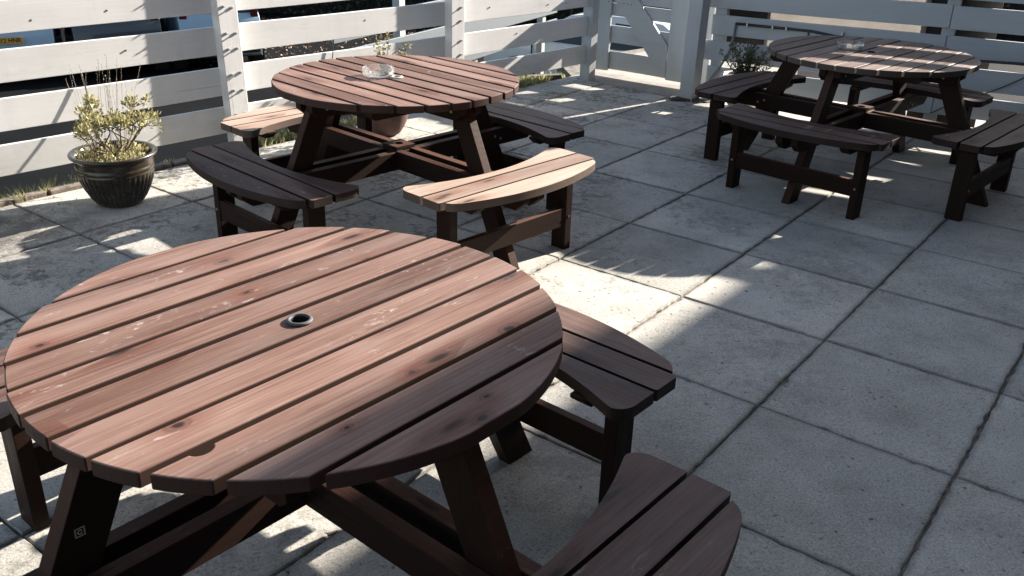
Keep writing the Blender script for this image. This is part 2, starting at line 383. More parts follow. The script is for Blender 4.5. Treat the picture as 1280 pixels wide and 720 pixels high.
# ------------------------------------------------------------ light
AZ,EL=R(38.8),R(22.9)
sd=Vector((cos(AZ)*cos(EL),sin(AZ)*cos(EL),sin(EL)))
sl=bpy.data.lights.new('sun','SUN'); sl.energy=5.0; sl.angle=R(.55); sl.color=(1,.925,.83)
so=bpy.data.objects.new('sun',sl); COL.objects.link(so); so.rotation_euler=sd.to_track_quat('Z','Y').to_euler()
so.location=(6,6,8)
w=bpy.data.worlds.new('World'); S.world=w; w.use_nodes=True; wt=w.node_tree
sk=wt.nodes.new('ShaderNodeTexSky'); sk.sky_type='NISHITA'; sk.sun_disc=False; sk.sun_elevation=EL; sk.sun_rotation=PI/2-AZ
sk.air_density=1.0; sk.dust_density=1.0; sk.ozone_density=.4
bg=wt.nodes['Background']; bg.inputs[1].default_value=.062
hs=wt.nodes.new('ShaderNodeHueSaturation'); hs.inputs['Saturation'].default_value=.84
wt.links.new(sk.outputs[0],hs.inputs['Color']); wt.links.new(hs.outputs[0],bg.inputs[0])

# ------------------------------------------------------------ ground and paving
TH=.9312; eA=Vector((-sin(TH),cos(TH),0)); eB=Vector((cos(TH),sin(TH),0))
def AB(a,b,z=0): return eA*a+eB*b+Vector((0,0,z))
rg=random.Random(11)
# whole land far below, one sheet
bm=newbm(); vs=[bm.verts.new(p) for p in ((-300,-300,-1.86),(300,-300,-1.86),(300,300,-1.86),(-300,300,-1.86))]; bm.faces.new(vs)
struct(obj('ground',bm,SOIL))
bm=newbm(); vs=[bm.verts.new(p) for p in ((-60,-30,-1.82),(60,-30,-1.82),(60,70,-1.82),(-60,70,-1.82))]; bm.faces.new(vs)
struct(obj('road',bm,ASPH))
# raised base the slabs lie on: its edge follows the fence
FD=Vector((cos(R(47.5)),sin(R(47.5)),0)); FN=Vector((sin(R(47.5)),-cos(R(47.5)),0))  # along fence / towards patio
P3=Vector((.581,7.851,0))
def LF(u_,d=0,z=0): return P3+FD*u_+FN*d+Vector((0,0,z))
RD=Vector((cos(R(-27.5)),sin(R(-27.5)),0)); RN=Vector((-sin(R(27.5)),-cos(R(27.5)),0))
GP=Vector((1.42,7.27,0))
def RF(u_,d=0,z=0): return GP+RD*u_+RN*d+Vector((0,0,z))
base=[LF(-14,-.16),LF(.02,-.16),LF(.5,-.75),Vector((1.75,10.0,0)),Vector((2.7,9.0,0)),RF(.45,-.17),RF(7,-.17),Vector((9,-8,0)),Vector((-12,-8,0))]
bm=newbm(); prism(bm,[(p.x,p.y) for p in base][::-1],-1.815,-.012)
struct(obj('patio_base',bm,JOINT))
# slabs
alines=[-6.55+.617*i for i in range(0,11)]
alines=[.29-.617*k for k in range(12,0,-1)]+[.29,.912,1.522,2.145,2.762,3.39,4.03,4.66]
b0=2.625; blines=[b0+.6165*k for k in range(-12,14)]
edgeP,edgeQ=Vector((-2.64,4.27,0)),Vector((.46,7.99,0)); eD=(edgeQ-edgeP).normalized(); eN=Vector((-eD.y,eD.x,0))
def slab(bm,a0,a1,b0,b1,rg):
    g=.0042; h=.0026; j=lambda:rg.uniform(-.0022,.0022)
    c=[(a0+g+j(),b0+h+j()),(a1-g+j(),b0+h+j()),(a1-g+j(),b1-h+j()),(a0+g+j(),b1-h+j())]
    pts=[]
    for i in range(4):
        p,q=c[i],c[(i+1)%4]; nseg=22
        for k in range(nseg):
            t=k/nseg; m=.0 if k==0 else 1
            x=p[0]+(q[0]-p[0])*t; y=p[1]+(q[1]-p[1])*t
            nx,ny=(q[1]-p[1]),-(q[0]-p[0]); l=math.hypot(nx,ny); 
            e=rg.gauss(0,.0016)*m - (rg.random()<.07)*rg.uniform(0,.009)
            pts.append((x+nx/l*e,y+ny/l*e))
        # rounded corner
    cx=sum(p[0] for p in c)/4; cy=sum(p[1] for p in c)/4
    zt=rg.gauss(0,.0014); ta,tb=rg.gauss(0,.0022),rg.gauss(0,.0022)
    gl=bm.verts.layers.float_vector['gc']; rl=bm.verts.layers.float['rnd']; el=bm.verts.layers.float['edge']
    rr=rg.random()
    def mk(s,dz,e):
        out=[]
        for (a,b) in pts:
            a2=cx+(a-cx)*s; b2=cy+(b-cy)*s
            v=bm.verts.new(AB(a2,b2,zt+ta*(a2-cx)+tb*(b2-cy)+dz)); v[rl]=rr; v[el]=e; out.append(v)
        return out
    rings=[mk(1.0,-.035,1),mk(1.0,-.0045,1),mk(.988,0,1),mk(.93,0,.45),mk(.80,0,0)]
    n=len(pts)
    for r0,r1 in zip(rings,rings[1:]):
        for k in range(n): bm.faces.new((r0[k],r0[(k+1)%n],r1[(k+1)%n],r1[k]))
    bm.faces.new(rings[-1])
bm=newbm()
for i in range(len(alines)-1):
    for k in range(len(blines)-1):
        a0,a1,b_0,b_1=alines[i],alines[i+1],blines[k],blines[k+1]
        c=AB((a0+a1)/2,(b_0+b_1)/2)
        if c.x>9 or c.y<-3.5 or c.x<-7: continue
        if (c-GP).dot(RN)<-.75 and c.x>1.0: continue
        if c.y>8.6: continue
        slab(bm,a0,a1,b_0,b_1,rg)
geom=bm.verts[:]+bm.edges[:]+bm.faces[:]
res=bmesh.ops.bisect_plane(bm,geom=geom,plane_co=edgeP,plane_no=eN,clear_outer=True)
# cut along the gate line too, beyond it lies the path
gd=Vector((1.36-.60,7.16-7.84,0)).normalized(); gn=Vector((-gd.y,gd.x,0))
struct(obj('patio',bm,CONC))
bm=newbm(); prism(bm,[(.50,7.90),(1.42,7.10),(1.80,7.26),(2.62,8.9),(1.75,9.85),(.98,8.95)],-.03,.009)
struct(obj('path',bm,PATH,bev=.004))
# a strip of soil and broken edging by the fence
bm=newbm()
a=[edgeP+eD*t+eN*(.012) for t in (-.9,4.7)]; 
prism(bm,[(a[0].x,a[0].y),(a[1].x,a[1].y),(a[1].x+eN.x*.17,a[1].y+eN.y*.17),(a[0].x+eN.x*.17,a[0].y+eN.y*.17)],-.03,-.013)
struct(obj('soil_strip',bm,SOIL))
EDGE=simple('edging_stone',(.17,.135,.11),.9,0,25,.55,.9)
bm=newbm(); t=-.9
while t<1.3:
    L=rg.uniform(.12,.34); c=edgeP+eD*(t+L/2)+eN*(.045+rg.uniform(-.006,.006))
    M=Matrix.Translation(c)@Matrix.Rotation(math.atan2(eD.y,eD.x)+rg.uniform(-.04,.04),4,'Z')@Matrix.Rotation(rg.uniform(-.05,.05),4,'X')
    box(bm,(0,0,.002),(L-.012,.055,.04),M); t+=L
struct(obj('kerb',bm,EDGE,bev=.007))

# ------------------------------------------------------------ picnic tables
RT=.565
def slat_outline(y0,y1,Rr=RT,notch=None):
    a0=math.asin(max(-1,min(1,y0/Rr))); a1=math.asin(max(-1,min(1,y1/Rr)))
    n=14; pts=[(Rr*cos(a0+(a1-a0)*k/n),Rr*sin(a0+(a1-a0)*k/n)) for k in range(n+1)]
    left=[(-x,y) for x,y in pts[::-1]]
    out=pts
    if notch and notch[0]=='top':
        _,x,rad=notch; out=out+[(x+rad*cos(t),y1-.75*rad*sin(t)) for t in [k*PI/10 for k in range(11)]]
    out=out+left
    if notch and notch[0]=='bot':
        _,x,rad=notch; out=out+[(x-rad*cos(t),y0+.75*rad*sin(t)) for t in [k*PI/10 for k in range(11)]]
    # remove duplicates
    res=[]
    for p in out:
        if not res or (abs(p[0]-res[-1][0])+abs(p[1]-res[-1][1]))>1e-5: res.append(p)
    if abs(res[0][0]-res[-1][0])+abs(res[0][1]-res[-1][1])<1e-5: res.pop()
    return res
def rot4(k): return Matrix.Rotation(k*PI/2,4,'Z')
def plank_x(bm,x0,x1,y,th,z0,z1,M,ch0=0,ch1=0,rng=random):
    prof=[(x0+ch0,z0),(x1-ch1,z0)]
    if ch1: prof+=[(x1,z0+ch1*.8)]
    prof+=[(x1,z1),(x0,z1)]
    if ch0: prof+=[(x0,z0+ch0*.8)]
    sideprism(bm,prof,y-th/2,y+th/2,M,'x',rng)
def seat_mesh(rng):
    bm=newbm(); HL=.472
    inn=lambda l:.662-.092*(l/.43)**2
    out=lambda l:.945-.088*(l/.45)**2
    for bi,(x0,x1) in enumerate(((.566,.706),(.7175,.8165),(.828,.96))):
        H_=HL if bi<2 else .448
        ls=[-H_*cos(PI*k/48) for k in range(49)]
        lo=[];hi=[]
        for l in ls:
            a=max(x0,inn(l)) if bi==0 else x0; b_=min(x1,out(l))
            d=H_-abs(l); rr=(.055,0.012,.05)[bi]
            if d<rr:
                k=rr-math.sqrt(max(0,rr*rr-(rr-d)**2))
                if bi==0: a+=k
                if bi==1: a+=k*.6; b_-=k*.6
                if bi==2: b_-=k*.75
            if b_-a<.004: b_=a+.004
            lo.append((a,l)); hi.append((b_,l))
        ol=[(x,l) for x,l in hi]+[(x,l) for x,l in lo[::-1]]
        dz=rng.uniform(-.0015,.0015)
        prism(bm,ol,.394+dz,.428+dz,None,'y',None,rng)
    return bm
def make_table(loc,rz,label,seed,seatmats,hole='grey',notches={},topmat=WOOD,gap=.0078):
    rng=random.Random(seed)
    T=thing('picnic_table',label,'picnic table',loc,rz,'round wooden picnic tables with curved benches')
    bm=newbm(); n=11; pitch=2*RT/n
    for i in range(n):
        y0=-RT+pitch*i+(gap if i>0 else 0)+rng.uniform(-.0008,.0008); y1=-RT+pitch*(i+1)-(gap if i<n-1 else 0)+rng.uniform(-.0008,.0008)
        if i==0: y0=-RT+.004
        if i==n-1: y1=RT-.004
        zt=.72+rng.uniform(-.0012,.0012)
        r_=rng.random()
        if i==5:   # the middle slat, with the parasol hole
            ol=slat_outline(y0,y1,RT+rng.uniform(-.003,.003)); hr=.0235
            right=[p for p in ol if p[0]>0]; left=[p for p in ol if p[0]<=0]
            arc=[(hr*cos(t),hr*sin(t)) for t in [PI/2-k*PI/16 for k in range(17)]]
            right=sorted(right,key=lambda p:p[1]); left=sorted(left,key=lambda p:-p[1])
            off=None
            seedst=rng.getstate()
            prism(bm,[(0,y0)]+right+[(0,y1)]+[(x,y) for x,y in arc],.688,zt,None,'x',r_,rng); rng.setstate(seedst)
            prism(bm,[(0,y1)]+left+[(0,y0)]+[(-x,y) for x,y in arc[::-1]],.688,zt,None,'x',r_,rng)
        else:
            prism(bm,slat_outline(y0,y1,RT+rng.uniform(-.003,.003),notches.get(i)),.688,zt,None,'x',r_,rng)
    # weld the two halves of the middle slat
    bmesh.ops.remove_doubles(bm,verts=[v for v in bm.verts if abs(v.co.x)<1e-4 and abs(v.co.y)<.06],dist=1e-4)
    kill=[f_ for f_ in bm.faces if all(abs(v.co.x)<1e-4 for v in f_.verts)]
    bmesh.ops.delete(bm,geom=kill,context='FACES')
    obj('tabletop',bm,topmat,T,bev=.0028)
    if hole:
        bm=newbm(); lathe(bm,[(.0205,.600),(.0205,.7255),(.0225,.7268),(.0262,.7262),(.0282,.7235),(.0284,.7212),(.0225,.7205),(.0225,.600),(.0205,.600)],36)
        obj('parasol_hole_ring',bm,RINGM if hole=='grey' else WHITEP,T,smooth=True)
    bm=newbm(); lathe(bm,[(0,.655),(.0200,.655),(.0200,.722)],24); obj('sleeve',bm,DARK,T,smooth=True)  # black capped tube: the hole's darkness is put into the colour
    # bearers under the top
    for s in (-1,1):
        bm=newbm(); plank_x(bm,-.515,.515,s*.0425,.038,.617,.6875,rot4(1),.035,.035,rng); obj('bearer',bm,WOODF,T,bev=.002)
        bm=newbm(); plank_x(bm,-.43,.43,-s*.33,.062,.652,.687,rot4(1),.02,.02,rng); obj('batten',bm,WOODF,T,bev=.002)
    for k in (0,2):
        for s in (-1,1):
            bm=newbm(); plank_x(bm,.075,.50,s*.0425,.038,.615,.6865,rot4(k),0,.035,rng); obj('bearer',bm,WOODF,T,bev=.002)
    # crossed double beams that carry the benches
    for k,dz in ((0,0),(1,.004)):
        for s in (-1,1):
            bm=newbm(); plank_x(bm,-.885,.885,s*.0435,.040,.306-dz,.3925-dz,rot4(k),.05,.05,rng); obj('beam',bm,WOODF,T,bev=.002)
    bm=newbm(); 
    arc=[(.02*cos(2*PI*k/20),.02*sin(2*PI*k/20)) for k in range(20)]
    for s in (0,1):
        Mx=rot4(2*s); half=[(0,-.055),(.055,-.055),(.055,.055),(0,.055)]+[(.022*cos(t),.022*sin(t)) for t in [PI/2-j*PI/12 for j in range(13)]]
        prism(bm,half,.393,.409,Mx,'y',.5,rng)
    obj('centre_block',bm,WOODF,T)
    # four splayed legs
    for k in range(4):
        bm=newbm(); h=.688
        prof=[(.69,0),(.795,0),(.475,h),(.37,h)]
        sideprism(bm,prof,-.0225,.0225,rot4(k),'z',rng)
        lg=obj('leg',bm,WOODF,T,bev=.0025)
        for s in (-1,1):
            for (bx,bz,by) in ((.585,.352,.0635),(.625,.335,.0635),(.44,.652,.0615)):
                bm=newbm(); c=Vector((bx,s*by,bz)); 
                M=rot4(k)@Matrix.Translation(c)@Matrix.Rotation(PI/2,4,'X')@Matrix.Rotation(rng.uniform(0,1),4,'Z')
                prism(bm,[(.0075*cos(j*PI/3),.0075*sin(j*PI/3)) for j in range(6)],-.004,.004,M)
                obj('bolt',bm,BRASSY,lg)
    # benches
    for k in range(4):
        st=obj('bench_seat',seat_mesh(rng),seatmats[k],T,bev=.0035,M=rot4(k))
        for s in (-1,1):
            bm=newbm(); box(bm,(.737,s*.358,.182),(.082,.042,.364),None,'z',None,rng); obj('bench_leg',bm,WOODF,st,bev=.0025)
            bm=newbm(); plank_x(bm,.605,.885,s*.31,.050,.358,.3935,None,.03,.03,rng); obj('batten',bm,WOODF,st,bev=.002)
            bm=newbm(); M=Matrix.Translation((.7782,s*.358,.165))@Matrix.Rotation(PI/2,4,'Y')
            prism(bm,[(.0065*cos(j*PI/3),.0065*sin(j*PI/3)) for j in range(6)],-.003,.003,M); obj('bolt',bm,BRASSY,st)
        bm=newbm(); box(bm,(.760,0,.165),(.028,.675,.088),None,'y',None,rng); obj('stretcher',bm,WOODF,st,bev=.002)
    return T
T1=make_table((-.4516,1.757,0),R(50),'nearest round picnic table, brown-red slats with an empty grey parasol hole',101,[WOODM,WOODM,WOODM,WOODM],'grey',{2:('top',-.405,.022)},WOOD1)
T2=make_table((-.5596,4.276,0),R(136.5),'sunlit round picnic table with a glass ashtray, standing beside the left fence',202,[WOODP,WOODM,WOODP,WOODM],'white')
T3=make_table((2.000,5.335,0),R(47.5),'shaded dark round picnic table striped with thin sunlight by the back fence',303,[WOODM,WOODM,WOODM,WOODM],None,topmat=WOOD3,gap=.0055)

# small pale stamped square with a ring mark on one leg of the nearest table
TAGM=simple('pale_tag',(.42,.38,.34),.6)
lg=[o for o in T1.children if o.name.startswith('leg')][2]
def leg_tag(x,z,s=.0085):
    bm=newbm(); y=.0236
    for (cx,cz,w_,h_) in ((0,s,2*s+.002,.0018),(0,-s,2*s+.002,.0018),(s,0,.0018,2*s),(-s,0,.0018,2*s)):
        box(bm,(-x+cx,y,z+cz),(w_,.0012,h_),rot4(2))
    for k in range(9):
        a=.7+k*(2*PI-1.4)/8
        box(bm,(-x-.004*cos(a),y,z+.004*sin(a)),(.0022,.0012,.0022),rot4(2))
    return obj('stamped_mark',bm,TAGM,lg)
leg_tag(-.531,.49)

# ------------------------------------------------------------ ashtrays
def ashtray(loc,label):
    A=thing('ashtray',label,'ashtray',loc,0,'glass ashtrays')
    bm=newbm()
    def notch(i,a,h): return 0
    prof=[(0,.001),(.064,.0),(.071,.004),(.074,.012),(.0745,.036),(.0735,.0395),(.0695,.0405),(.0655,.038),(.0625,.014),(.058,.0095),(0,.009)]
    lathe(bm,prof,64)
    for v in bm.verts:
        a=math.atan2(v.co.y,v.co.x); 
        if v.co.z>.034:
            for k in range(3):
                d=abs((a-k*2*PI/3-.4+PI)%(2*PI)-PI)
                if d<.13: v.co.z-=.009*(1-d/.13)**.5
    obj('glass_bowl',bm,GLASS,A,smooth=True)
    bm=newbm(); rr=random.Random(5)
    for k in range(170):
        a=rr.uniform(0,2*PI); d=rr.uniform(0,.045); c=(d*cos(a),d*sin(a),.0115)
        M=Matrix.Translation(c)@Matrix.Rotation(rr.uniform(0,3),4,'Z')@Matrix.Rotation(rr.uniform(-.4,.4),4,'X')
        box(bm,(0,0,0),(rr.uniform(.003,.008),rr.uniform(.002,.005),rr.uniform(.001,.003)),M)
    obj('ash',bm,ASH,A)
    return A
def on_table(T,x,y,z=.7213): 
    return T.matrix_basis@Vector((x,y,z)) if False else Matrix.Translation(T.location)@Matrix.Rotation(T.rotation_euler.z,4,'Z')@Vector((x,y,z))
ashtray(on_table(T2,.080,.045),'round clear glass ashtray on the sunlit middle table')
ashtray(on_table(T3,-.02,.12),'round clear glass ashtray on the shaded back table')

# ------------------------------------------------------------ fences
def board(name,bm_args,parent,mat): ...
def fence_board(o,d,n,u0,u1,dist,z0,z1,th,parent,rng,mat=PAINT,wob=.004):
    """o+d*u along fence, n towards patio"""
    bm=newbm(); nseg=8; off=Vector((rng.uniform(-50,50),)*3); rr=rng.random()
    a0,a1=rng.uniform(-wob,wob),rng.uniform(-wob,wob)
    secs=[]
    for k in range(nseg+1):
        t=k/nseg; u_=u0+(u1-u0)*t; dz=a0+(a1-a0)*t+.0015*sin(t*7+rr*9); dn=.002*sin(t*5+rr*20)
        q=[]
        for (dd,z) in ((dist-th/2,z0),(dist+th/2,z0),(dist+th/2,z1),(dist-th/2,z1)):
            p=o+d*u_+n*(dd+dn)+Vector((0,0,z+dz)); v=bm.verts.new(p)
            v[bm.verts.layers.float_vector['gc']]=Vector((u_,z,dd))+off; v[bm.verts.layers.float['rnd']]=rr; q.append(v)
        secs.append(q)
    for s0,s1 in zip(secs,secs[1:]):
        for k in range(4): bm.faces.new((s0[k],s0[(k+1)%4],s1[(k+1)%4],s1[k]))
    bm.faces.new(secs[0][::-1]); bm.faces.new(secs[-1])
    return obj('board',bm,mat,parent,bev=.0025)
def fence_post(pos,d,wd,dp,z0,z1,parent,rng,lean=(0,0),mat=PAINT,name='post'):
    ang=math.atan2(d.y,d.x)
    M=Matrix.Translation(pos)@Matrix.Rotation(ang,4,'Z')@Matrix.Rotation(lean[0],4,'Y')@Matrix.Rotation(lean[1],4,'X')
    bm=newbm(); box(bm,(0,0,(z0+z1)/2),(wd,dp,z1-z0),M,'z',None,rng)
    return obj(name,bm,mat,parent,bev=.004),M
def coach_bolt(M,x,y,z,parent,mat=METAL,l=.014):
    bm=newbm(); MM=M@Matrix.Translation((x,y,z))@Matrix.Rotation(PI/2,4,'X')
    lathe2=[(0,-l),(.0045,-l),(.0045,0),(.0095,0),(.0095,.003),(0,.003)]
    tmp=bmesh.new(); 
    prism(bm,[(.0045*cos(j*PI/4),.0045*sin(j*PI/4)) for j in range(8)],0,l,MM)
    prism(bm,[(.009*cos(j*PI/3),.009*sin(j*PI/3)) for j in range(6)],0,.0045,MM)
    return obj('bolt',bm,mat,parent)
rf=random.Random(21)
LFt=thing('board_fence','white painted horizontal board fence along the left, with bolted square posts','fence',tuple(LF(-3.3)))
def par0(o,T): # keep world-space meshes under an Empty
    o.matrix_parent_inverse=(Matrix.Translation(T.location)@T.rotation_euler.to_matrix().to_4x4()).inverted()
    return o
LB=[(.143,.298),(.367,.528),(.600,.757),(.831,.985),(1.060,1.215)]
PO=.0585  # half post depth
segs=[(-9.0,-6.30),(-6.29,-3.345),(-3.335,-1.588),(-1.578,-.02)]
for (z0,z1) in LB:
    for si,(u0,u1) in enumerate(segs):
        zz=(0,0)
        if si==3: zz=(.004,.0)
        par0(fence_board(P3,FD,FN,u0,u1,0,z0+zz[0],z1+zz[1],.022,LFt,rf),LFt)
pl=[(-9.0,0,0),(-6.3,0,0),(-3.345,-.022,-.01),(-1.585,.0,0.0)]
for (u_,lx,ly) in pl:
    o,M=fence_post(LF(u_,.011+.035),FD,.125,.070,-.42,1.30,LFt,rf,(lx,ly)); par0(o,LFt)
    for (z0,z1) in LB:
        for (dz) in (.035,(z1-z0)-.035):
            for s in ((-1,1) if abs(u_+3.345)<.01 or u_<-4 else (1,)):
                b_=coach_bolt(M,s*.027+rf.uniform(-.004,.004),-.036,z0+dz+rf.uniform(-.006,.006),o); 
o,M=fence_post(Vector((.585,7.845,0)),FD,.085,.10,-.42,1.30,LFt,rf,(.006,.0),mat=PAINTB); par0(o,LFt)
# nail heads on the boards
NAIL=simple('rusty_nail',(.10,.07,.05),.7,.3)

# right fence
RFt=thing('board_fence','white painted board fence at the back right, in shade behind the dark table','fence',tuple(RF(1.7)))
RB=[(.115,.262),(.310,.457),(.502,.650),(.700,.853),(.895,1.045),(1.092,1.240),(1.287,1.432),(1.478,1.565)]
for i,(z0,z1) in enumerate(RB):
    st=.035+(-.03 if i in(1,3,5) else .02)
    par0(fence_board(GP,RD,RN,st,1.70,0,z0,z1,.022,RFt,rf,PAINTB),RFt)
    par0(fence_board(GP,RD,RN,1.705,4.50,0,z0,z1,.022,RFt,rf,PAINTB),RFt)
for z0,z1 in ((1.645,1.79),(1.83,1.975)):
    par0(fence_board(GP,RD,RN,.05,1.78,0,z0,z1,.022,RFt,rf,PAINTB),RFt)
for u_,zt in ((.115,2.0),(1.70,2.0),(3.1,1.62),(4.44,1.62)):
    o,M=fence_post(RF(u_,-.05),RD,.085,.075,-.42,zt,RFt,rf,mat=PAINTB); par0(o,RFt)
# gate post
GPt=thing('gate_post','tall square white post between the gate and the back fence','post',(1.345,7.215,0))
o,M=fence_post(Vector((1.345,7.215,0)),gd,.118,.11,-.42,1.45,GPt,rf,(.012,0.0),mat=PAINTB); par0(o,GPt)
bm=newbm(); box(bm,(1.29,7.19,.010),(.20,.10,.022),None); box(bm,(1.42,7.15,.006),(.10,.08,.014),None)
par0(obj('post_footing',bm,SOIL,GPt,bev=.006),GPt)

# gate
G0=Vector((.72,8.10,0)); gdv=Vector((cos(R(-36.5)),sin(R(-36.5)),0)); gnv=Vector((gdv.y,-gdv.x,0)); 
if gnv.y>0: gnv=-gnv
Gt=thing('gate','white wooden garden gate with a wide diagonal brace, closed in the fence corner','gate',tuple(G0+gdv*.4))
for (z0,z1) in ((.060,.213),(.288,.430),(.508,.612),(.618,.77),(.81,.96)):
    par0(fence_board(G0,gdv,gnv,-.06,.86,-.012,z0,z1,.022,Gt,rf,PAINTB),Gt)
bm=newbm()
ang=math.atan2(gdv.y,gdv.x); MG=Matrix.Translation(G0)@Matrix.Rotation(ang,4,'Z')
# in MG: x along gate, -y towards patio
def gate_piece(name,prof,y0,y1,grain='z'):
    bm=newbm(); sideprism(bm,prof,y0,y1,MG,grain,rf); return par0(obj(name,bm,PAINTB,Gt,bev=.003),Gt)
gate_piece('stile',[(-.07,.045),(.078,.05),(.078,.965),(-.07,.965)],-.027,-.0015)
gate_piece('stile',[(.642,.05),(1.018,.05),(1.018,.965),(.642,.965)],-.027,-.0015)
gate_piece('brace',[(.60,.065),(.638,.065),(.638,.32),(.13,.88),(.083,.88),(.083,.67)],-.028,-.0018,'x')
for (x,z) in ((.20,.62),(.235,.62),(.27,.615),(-.05,.62),(.05,.62)):
    bm=newbm(); MM=MG@Matrix.Translation((x,-.028,z))@Matrix.Rotation(PI/2,4,'X'); prism(bm,[(.005*cos(j*PI/4),.005*sin(j*PI/4)) for j in range(8)],0,.002,MM); par0(obj('nail',bm,NAIL,Gt),Gt)

# nails on left fence
for (u_,z) in ((-4.40,.88),(-4.02,.895),(-3.55,.935),(-3.95,.685),(-2.35,.70),(-.55,.66),(-1.2,.69),(-.33,.655),(-.9,.475),(-2.1,.47)):
    bm=newbm(); p=LF(u_,.0112,z); MM=Matrix.Translation(p)@Matrix.Rotation(math.atan2(FD.y,FD.x),4,'Z')@Matrix.Rotation(PI/2,4,'X')
    prism(bm,[(.0055*cos(j*PI/4),.0055*sin(j*PI/4)) for j in range(8)],-.001,.0025,MM); par0(obj('nail',bm,NAIL,LFt),LFt)

PAINTG=paint('blue_shade_paint',(.10,.125,.145),.1,False)  # bluish shade of the second fence put into its paint colour
# second, lower fence on the road side
D2=Vector((cos(R(64)),sin(R(64)),0)); N2=Vector((D2.y,-D2.x,0)); O2=Vector((-1.42,7.15,0))
F2=thing('board_fence','low fence with bluish shade painted into its colour, just behind the left fence','fence',tuple(O2))
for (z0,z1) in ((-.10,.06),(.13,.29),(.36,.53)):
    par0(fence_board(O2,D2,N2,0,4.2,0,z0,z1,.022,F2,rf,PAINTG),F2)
for u_ in (1.0,2.3,3.9):
    o,M=fence_post(O2+D2*u_-N2*.05,D2,.09,.07,-1.80,.60,F2,rf,mat=PAINTB); par0(o,F2)

# banner, and added panels that block stray sun, outside the right fence
bm=newbm(); prev=None
nn=30
cols=[]
for k in range(nn+1):
    u_=.44+(1.553-.44)*k/nn; cols.append([bm.verts.new(RF(u_,-.105-.006*sin(k*1.1+z*3),z)) for z in (.44,.6,.8,1.1,1.4,1.7,1.96)])
for c0,c1 in zip(cols,cols[1:]):
    for j in range(6): bm.faces.new((c0[j],c1[j],c1[j+1],c0[j+1]))
ext=bmesh.ops.solidify(bm,geom=bm.faces[:],thickness=.0012)
tag(obj('banner',bm,BANNER,smooth=True),'cream cloth banner glowing through the gaps of the back fence','banner')
bm=newbm(); box(bm,(0,0,1.0),(.46,.03,1.95),Matrix.Translation(RF(1.765,-.140))@Matrix.Rotation(R(-27.5),4,'Z'),'z')
tag(obj('sun_block_panel',bm,SUNBLOCK,bev=.003),'narrow dark board added behind the back fence beside its post to block sun','board')

bm=newbm(); box(bm,(0,0,1.19),(.34,.03,1.56),Matrix.Translation(RF(.30,-.135))@Matrix.Rotation(R(-27.5),4,'Z'),'z')
tag(obj('sun_block_panel',bm,SUNBLOCK,bev=.003),'dark board added to block sun behind the back fence, between the gate post and the banner','board')
# hose and cables
def cable(name,pts,rad,mat,label,cat,sm=4):
    P=[Vector(p) for p in pts]; out=[]
    for i in range(len(P)-1):
        p0=P[max(i-1,0)];p1=P[i];p2=P[i+1];p3=P[min(i+2,len(P)-1)]
        for k in range(sm):
            t=k/sm; out.append(.5*((2*p1)+(-p0+p2)*t+(2*p0-5*p1+4*p2-p3)*t*t+(-p0+3*p1-3*p2+p3)*t**3))
    out.append(P[-1]); bm=newbm(); tube(bm,out,rad,8)
    return tag(obj(name,bm,mat,smooth=True),label,cat)
H=thing('hose_pipe','black pipe clipped along the back right fence with a grey drop beside the post','pipe',tuple(RF(.2)))
bm=newbm(); pts=[RF(.24,.022,.600),RF(.8,.022,.597),RF(1.0,.024,.575),RF(1.25,.03,.53),RF(1.6,.03,.50),RF(2.1,.024,.515),RF(2.6,.024,.535),RF(4.3,.024,.55)]
tube(bm,pts,.010,8); par0(obj('black_pipe',bm,BLACKP,H,smooth=True),H)
bm=newbm(); pts=[RF(.24,.022,.60),RF(.238,.024,.50),RF(.22,.028,.40),RF(.17,.032,.28),RF(.10,.04,.17),RF(.045,.07,.06),RF(.03,.09,.012)]
tube(bm,pts,.0095,8); par0(obj('grey_pipe',bm,GREYP,H,smooth=True),H)
for u_ in (.33,.52,.62,1.02):
    bm=newbm(); box(bm,(0,0,0),(.012,.02,.03),Matrix.Translation(RF(u_,.022,.598))@Matrix.Rotation(R(-27.5),4,'Z')); par0(obj('pipe_clip',bm,METAL,H,bev=.002),H)
bm=newbm(); tube(bm,[RF(.78,.020,.59),RF(.782,.020,.54),RF(.775,.020,.48),RF(.77,.02,.40)],.005,6); par0(obj('cable_tail',bm,BLACKP,H,smooth=True),H)
cable('cable',[LF(-4.20,.014,.60),LF(-4.195,.03,.50),LF(-4.19,.05,.40),LF(-4.14,.09,.31),LF(-4.05,.13,.24),LF(-3.98,.16,.20)],.0032,BLACKP,'thin black cable hanging from the left fence into the brown pot','cable')
cable('cable',[LF(-2.62,.014,.60),LF(-2.62,.02,.53),LF(-2.64,.02,.46),LF(-2.68,.02,.40)],.003,BLACKP,'short black cable tail on the left fence above the sunlit table','cable')
cable('cable',[RF(2.25,.020,.45),RF(2.12,.020,.36),RF(1.98,.022,.28),RF(1.85,.024,.22),RF(1.7,.03,.12)],.004,BLACKP,'thin loose black cable slanting down the back right fence','cable')

# ------------------------------------------------------------ potted plants
def limb(bm,p,d,length,r0,rng,n=5,wob=.25,up=.1):
    pts=[Vector(p)]; d=Vector(d).normalized(); 
    for k in range(n):
        d=(d+Vector((rng.gauss(0,wob),rng.gauss(0,wob),rng.gauss(0,wob)+up))*.5).normalized(); pts.append(pts[-1]+d*length/n)
    rad=[r0*(1-.6*k/n) for k in range(n+1)]; tube(bm,pts,rad,6); return pts,d
